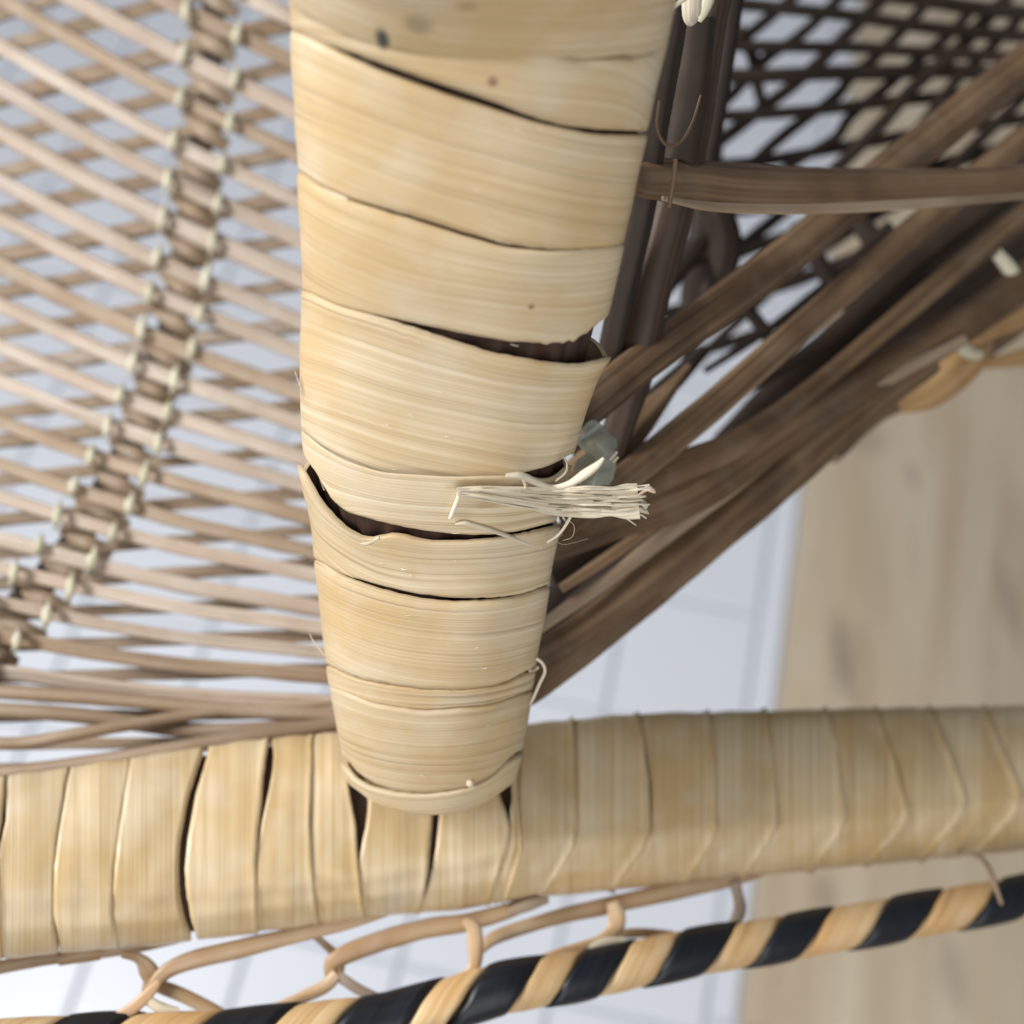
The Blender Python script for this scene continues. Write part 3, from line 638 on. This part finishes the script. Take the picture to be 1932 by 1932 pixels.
# struts fanning out from the foot of the post
fan = [  # dark entries are backing canes added for the shade between the struts
 ([(1080, 790), (1235, 664), (1400, 545), (1500, 470), (1640, 352), (1800, 225), (2000, 70)], 39, (.270, .36), M_brown),
 ([(1070, 985), (1190, 893), (1362, 750), (1560, 575), (1766, 400), (1932, 265), (2000, 215)], [27, 31, 30, 28, 28, 28, 28], (.275, .37), M_brown),
 ([(1100, 985), (1240, 900), (1400, 830), (1535, 730), (1720, 576), (1913, 412), (2000, 340)], [30, 32, 28, 20, 22, 24, 24], (.285, .37), M_brown),
 ([(1040, 1030), (1150, 985), (1300, 930), (1458, 825), (1620, 725), (1790, 630), (1990, 490)], [34, 40, 46, 46, 42, 38, 36], (.288, .36), M_brown),
 ([(1010, 1190), (1130, 1105), (1290, 985), (1458, 860), (1640, 735), (1820, 640)], [12, 15, 17, 17, 14, 12], (.296, .345), M_cane2),
 ([(1000, 1245), (1120, 1170), (1300, 1035), (1470, 890), (1620, 770), (1740, 690)], [26, 30, 34, 34, 26, 18], (.298, .345), M_brown),
 ([(985, 1310), (1020, 1280), (1170, 1160), (1340, 1018), (1500, 885), (1625, 775), (1760, 680)], [28, 34, 36, 36, 34, 30, 24], (.296, .345), M_brown),
 ([(1010, 1215), (1100, 1125), (1230, 1020), (1330, 945), (1420, 890)], [16, 22, 26, 22, 16], (.306, .335), M_brown_shade),
 ([(1030, 1080), (1140, 1010), (1300, 900), (1470, 790), (1640, 680)], [30, 38, 36, 30, 20], (.312, .35), M_brown_shade),
 ([(1010, 1180), (1110, 1090), (1250, 985), (1400, 870), (1560, 770)], [36, 46, 46, 38, 24], (.316, .35), M_brown_shade),
 ([(1000, 1250), (1060, 1190), (1160, 1110), (1300, 1000)], [26, 30, 30, 20], (.310, .335), M_brown),
 ([(1500, 800), (1640, 690), (1800, 570), (1990, 420)], [30, 44, 50, 50], (.352, .40), M_brown_shade),
 ([(1400, 740), (1560, 640), (1740, 480), (1990, 290)], [8, 20, 28, 30], (.37, .41), M_brown_shade),
 ([(1350, 830), (1500, 718), (1700, 560), (1960, 340)], [8, 38, 44, 44], (.385, .43), M_brown_shade),
 ([(1450, 805), (1650, 690), (1900, 530)], [14, 34, 34], (.375, .41), M_brown_shade),
 ([(1360, 520), (1440, 620), (1480, 690)], [12, 15, 10], (.38, .38), M_brown_shade),
 ([(1500, 420), (1560, 520), (1620, 600)], [14, 18, 14], (.39, .39), M_brown_shade),
 ([(1580, 360), (1660, 470), (1700, 540)], [16, 24, 20], (.40, .40), M_brown_shade),
 ([(1330, 700), (1450, 622), (1560, 535), (1680, 425)], [7, 9, 10, 12], (.37, .40), M_brown_shade),
 ([(1352, 395), (1368, 450), (1362, 510), (1330, 560)], [28, 32, 28, 12], (.36, .37), M_brown_shade),
 ([(1235, 505), (1310, 492), (1400, 455)], [10, 13, 13], (.365, .38), M_brown_shade),
 ([(1060, 930), (1130, 872), (1190, 812), (1260, 738), (1300, 690)], [40, 44, 34, 16, 6], (.290, .32), M_brown),
 ([(1090, 860), (1180, 800), (1260, 730), (1330, 660)], [20, 24, 20, 12], (.300, .33), M_brown_shade),
 ([(1180, 640), (1240, 560), (1290, 500), (1340, 440), (1400, 380)], [18, 20, 18, 16, 12], (.34, .38), M_brown_shade),
 ([(1330, 400), (1318, 520), (1300, 640)], [26, 34, 22], (.39, .40), M_brown_shade),
 ([(1060, 1110), (1180, 1030), (1330, 925), (1480, 830)], [10, 13, 13, 10], (.300, .33), M_brown),
]
for pts, rad, ds, mt in fan:
    strut('fan_strut', pts, [q * .93 for q in (rad if hasattr(rad, '__len__') else [rad] * len(pts))], ds, mt, ridge=.09, flat=.6, lump=.05)
# wrapped rim beyond the struts
rim = strut('rim_cane', [(1560, 850), (1640, 770), (1740, 705), (1850, 625), (2000, 510)], [30, 36, 48, 52, 54], (.372, .41), M_brown, flat=.8, label='wrapped rim rod with pale bindings')
strut('wrap_strip', [(1700, 768), (1760, 735), (1830, 668), (1862, 640)], [14, 34, 38, 18], (.36, .372), M_aged, parent=rim, flat=.4)
strut('wrap_strip', [(1842, 640), (1880, 600), (1950, 560), (2010, 520)], [14, 36, 42, 40], (.362, .375), M_aged, parent=rim, flat=.4)
strut('wrap_strip', [(1840, 690), (1900, 680), (1960, 668), (2010, 655)], [6, 14, 18, 18], (.39, .40), M_aged, parent=rim, flat=.4)
strut('binding', [(1786, 625), (1800, 640), (1826, 664), (1850, 668)], [10, 13, 13, 9], (.352, .356), M_bind, parent=rim)
strut('binding', [(1880, 478), (1905, 508), (1925, 540), (1945, 560)], [12, 15, 14, 10], (.352, .36), M_bind, parent=rim)
strut('binding', [(1690, 740), (1716, 752), (1740, 748)], [9, 10, 8], (.375, .378), M_bind, parent=rim)
# pale binding loop at the top beside the post
strut('binding', [(1302, -60), (1305, 0), (1305, 30), (1308, 42)], [19, 19, 17, 12], (.232, .236), M_fray, flat=.5)
strut('binding', [(1345, -60), (1338, -10), (1328, 20), (1318, 40)], [14, 13, 10, 6], (.240, .243), M_bind, flat=.5)
strut('binding', [(1254, 34), (1276, 10), (1300, -8)], [2, 4, 5], (.228, .230), M_fray, flat=.5)
strut('lashing', [(1244, 190), (1240, 240), (1256, 272), (1284, 268), (1306, 232), (1322, 180)], [3, 3, 3.5, 3, 3, 2], (.238, .246), M_brown)
# lattice further in
LH = [
 [(380, 5), (840, 50), (1100, 80), (1350, 120), (1550, 145), (1750, 165), (2100, 190)],
 [(380, -140), (840, -70), (1200, -30), (1500, 10), (1700, 40), (2100, 80)],
 [(360, 222), (850, 230), (1100, 232), (1350, 250), (1600, 262), (2100, 300)],
 [(360, 372), (700, 370), (1000, 357), (1300, 355), (1500, 345), (2100, 380)],
 [(360, 572), (700, 556), (1000, 530), (1250, 500), (1600, 470), (2100, 440)],
 [(330, 815), (640, 790), (900, 745), (1150, 700), (1500, 640), (2100, 560)],
 [(160, 1060), (420, 1040), (800, 985), (1200, 900), (1700, 760), (2100, 680)],
 [(120, 1320), (400, 1290), (640, 1200), (1000, 1090), (1500, 930), (2100, 800)],
 [(60, 1560), (420, 1480), (800, 1380), (1300, 1180), (1800, 960)],
 [(60, 1760), (420, 1700), (800, 1560), (1300, 1330), (1800, 1080)],
]
LD = [
 [(330, 800), (430, 700), (560, 600), (650, 530), (820, 400), (960, 270), (1130, 100), (1290, -60)],
 [(430, 940), (600, 800), (720, 690), (860, 580), (1000, 480), (1080, 380), (1190, 290), (1340, 140), (1500, -40)],
 [(640, 950), (800, 800), (1000, 680), (1080, 570), (1250, 430), (1400, 300), (1540, 190), (1700, 20)],
 [(400, 560), (560, 400), (680, 275), (830, 175), (1050, -30)],
 [(360, 330), (590, 160), (700, 70), (850, -60)],
 [(900, 930), (1200, 640), (1330, 490), (1450, 370), (1600, 250), (1720, 120), (1850, -20)],
 [(540, 150), (600, 280), (620, 400), (640, 480)],
 [(1000, 1020), (1350, 700), (1560, 440), (1700, 300), (1900, 100)],
 [(1250, 1020), (1450, 780), (1700, 520), (1980, 250)],
 [(1450, 1000), (1600, 800), (1800, 600), (2100, 300)],
 [(160, 1300), (330, 1150), (500, 1000), (640, 900)],
 [(300, 1500), (450, 1300), (700, 1080), (900, 930)],
 [(380, 900), (385, 1100), (400, 1300), (300, 1500)],
 [(200, 1900), (500, 1600), (800, 1330), (1100, 1120), (1400, 950)],
 [(500, 1900), (900, 1500), (1300, 1200), (1700, 900)],
 [(700, 2000), (1050, 1600), (1400, 1300), (1900, 880)],
]
inner = strut('inner_lattice', cv([(390, -150), (400, 200), (400, 500), (385, 860), (300, 1300)]), [30, 26, 22, 24, 20], (.40, .44), M_brown_shade, label='dark open cane lattice deeper inside the chair')
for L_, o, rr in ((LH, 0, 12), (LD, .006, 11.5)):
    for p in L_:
        q = cv(p); strut('lattice_cane', q, rr * R.uniform(.9, 1.2), (.435 + o, .47 + o), M_brown_shade, parent=inner, seg=10)

# ---------------------------------------------------------------- frayed splinter and loose fibres
def pp(u, v, o): return PS(u, v, o)
body = [(862, 927, .0006), (905, 930, .0012), (983, 938, .0024), (1040, 943, .0040), (1080, 945, .0058), (1120, 946, .0078), (1153, 946, .0095), (1180, 946, .0105), (1205, 944, .0112)]
dd0 = -PS(1045, 945)[2]
def bp_(u, v, o):
    p = PS(min(u, 1040), v); return P(u, v, -p[2] - o * .35)
mb = MB()
mb.tube([bp_(*b) for b in body], [.0004, .0011, .0022, .0028, .0031, .0033, .0030, .0035, .0033], seg=30, sub=9, flat=.30, lump=.22, ridge=.05)
for k in range(34):
    y = -27 + 54 * k / 33; i0 = R.randint(0, 3); i1 = R.choice((5, 6, 7, 8, 8))
    pts = [bp_(b[0] + R.uniform(-3, 3), b[1] + y * (.25, .4, .65, .8, .95, 1, 1, 1.05, 1)[j] + R.uniform(-1.5, 1.5), b[2] + .0042 + R.uniform(0, .0042)) for j, b in enumerate(body)][i0:i1 + 1]
    if i1 == 8: pts.append(bp_(R.uniform(1207, 1226), 945 + y * R.uniform(.9, 1.25), .0125 + R.uniform(0, .004)))
    mb.tube(pts, [.00012] + [.00026 * R.uniform(.6, 1.5)] * (len(pts) - 2) + [.0002], seg=6, sub=4, lump=.3)
fr = mb.build('frayed_splinter', M_fray, armpost, 'pale frayed fibrous splinter jutting sideways from the wrapped post')
def fib(pts, rad, o=.0012, mat=M_fray, parent=fr, nm='loose_fibre', on=True):
    mb = MB(); q = [bp_(u, v, (o[i] if hasattr(o, '__len__') else o) * 2.8) if not on else PS(min(u, 1120), v, o[i] if hasattr(o, '__len__') else o) * 1.0 for i, (u, v) in enumerate(pts)]
    q = [P(u, v, -a[2]) for (u, v), a in zip(pts, q)]
    mb.tube(q, [r * .25 / F for r in rad], seg=8, sub=6, lump=.25, flat=.7); return mb.build(nm, mat, parent)
fib([(867, 926), (864, 940), (856, 960), (849, 978)], [3, 4, 4.2, 3.6], .0012)
fib([(859, 989), (876, 987), (893, 991), (934, 1003), (983, 1021), (1015, 1032), (1026, 1038), (1032, 1048)], [2, 5, 5, 4.5, 4, 3.5, 3.5, 2], .0011)
fib([(1060, 962), (1078, 960), (1075, 977), (1056, 1006), (1032, 1024)], [3, 3.4, 3, 2.8, 2], .0045, on=False)
fib([(1078, 962), (1066, 966), (1062, 975), (1068, 984)], [2.2, 2.2, 2, 1.6], .003, on=False)
fib([(1160, 958), (1172, 970), (1186, 981), (1200, 991)], [2.8, 2.2, 1.6, 1], .004, on=False)
fib([(1064, 863), (1070, 875), (1067, 892), (1048, 908)], [1, 1.8, 2, 1.6], .0025, on=False)
fib([(955, 897), (985, 898), (1018, 912), (1044, 919), (1075, 912), (1104, 894), (1126, 878), (1139, 864)], [3, 6, 5.5, 5, 6, 8, 6, 2.5], .0075, on=False)
fib([(985, 900), (990, 912), (992, 922)], [3, 2.5, 2], .003, on=False)
fib([(1204, 935), (1214, 928), (1222, 922), (1232, 926), (1236, 930)], [2, 3, 5.5, 4.5, 1.5], .004, M_nub, on=False)
fib([(1208, 946), (1216, 953), (1214, 966)], [6, 7, 4], .004, M_bind, on=False)
fib([(970, 1061), (985, 1060), (1002, 1064)], [1.4, 1.8, 1], .0008, parent=armpost)
for q in ([(1060, 975), (1082, 990), (1080, 1012), (1062, 1020)], [(1062, 1008), (1050, 1018), (1058, 1026), (1074, 1026), (1110, 1016)]):
    fib(q, [.5, .6, .6, .5, .4][:len(q)], .003, on=False)
fib([(1012, 1242), (1024, 1252), (1028, 1268), (1018, 1290), (1006, 1318), (1000, 1330)], [3, 3, 3, 3.4, 3, 1.6], .0022, parent=armpost, on=False)
fib([(1000, 1266), (1010, 1262), (1016, 1258)], [4, 5, 3], .001, parent=armpost, on=False)
fib([(584, 1196), (594, 1214), (612, 1236)], [.8, 1.2, 1.4], .0005, parent=armpost)
fib([(556, 700), (566, 728), (574, 745)], [.6, .9, .8], .0005, parent=armpost)
fib([(668, 1016), (690, 1024), (716, 1014)], [3, 5, 3], .0012, parent=armpost)
fib([(578, 858), (586, 842), (596, 870), (606, 905), (612, 925)], [3, 4, 3, 3, 2], .0004, parent=armpost, mat=M_cane2)
fib([(640, 1292), (660, 1302), (672, 1306), (684, 1314)], [3, 5, 7, 3], .0006, M_cane2, parent=armpost)
fib([(682, 1312), (690, 1300), (688, 1290)], [3, 4, 2], .0008, M_cane2, parent=armpost)
fib([(656, 375), (630, 365), (600, 345), (572, 318)], [4, 6, 4, 2], .0006, parent=armpost)
mb = MB()
for q in range(70):
    v = R.uniform(40, 1480); L_, R_ = interp(SIL, v, 1), interp(SIL, v, 2); u = R.uniform(L_ + 25, R_ - 25); l = R.uniform(5, 16); a = R.uniform(-.1, .45); cvv = R.uniform(-3, 3)
    o = R.uniform(.0003, .0009)
    mb.tube([PS(u, v, .0002), PS(u + l * .5, v + l * .5 * a + cvv, o), PS(u + l, v + l * a, o * 1.6)], [.00004, .00007, .00003], seg=5, sub=3)
mb.build('fine_fibres', M_fray, armpost, kind='stuff')
mb = MB(); mb.blob(PS(887, 1478, .0008), .0009, .0009, .0006); mb.build('glue_dot', M_fray, armpost)
# clear plastic strip tucked behind the splinter
def scrap(c, cz, seed):
    mb = MB(); rows = []; uvs = []; n = 22
    for i in range(n + 1):
        row = []; uv = []
        for j in range(n + 1):
            a, b_ = i / n, j / n
            # soften the corners of the outline and crumple the sheet
            x = (1 - a) * (1 - b_) * c[0][0] + (1 - a) * b_ * c[1][0] + a * b_ * c[2][0] + a * (1 - b_) * c[3][0]
            y = (1 - a) * (1 - b_) * c[0][1] + (1 - a) * b_ * c[1][1] + a * b_ * c[2][1] + a * (1 - b_) * c[3][1]
            cx_ = sum(p[0] for p in c) / 4; cy_ = sum(p[1] for p in c) / 4
            e = (2 * a - 1) ** 4 * (2 * b_ - 1) ** 4; x += (cx_ - x) * .25 * e; y += (cy_ - y) * .25 * e
            x += 3 * nz(b_ * 4, a * 4, seed); y += 3 * nz(b_ * 4 + 9, a * 4, seed)
            z = cz - .0030 * math.sin(math.pi * b_) + .0022 * nz(a * 1.5 + seed, b_ * 1.5) + .0002 * abs(nz(a * 6, b_ * 6 + seed))
            row.append(P(x, y, z)); uv.append((a * .01, b_ * .01))
        rows.append(row); uvs.append(uv)
    mb.grid(rows, uvs)
    o = mb.build('plastic_strip', M_film, armpost, 'clear greyish plastic scrap behind the splinter')
    md = o.modifiers.new('thickness', 'SOLIDIFY'); md.thickness = .00025
scrap([(1078, 828), (1116, 786), (1172, 838), (1128, 872)], .2600, 2.3)
scrap([(1086, 862), (1166, 842), (1156, 915), (1088, 918)], .2625, 7.1)
for q in ([(1086, 812), (1093, 822)], [(1093, 808), (1101, 818)], [(1150, 868), (1164, 852)], [(1156, 872), (1166, 862)]):
    mb = MB(); mb.tube([P(u, v, .2565) for u, v in q], .0004, seg=6); mb.build('glint_stub', M_fray, armpost)  # pale stubs standing in for the glints on the plastic
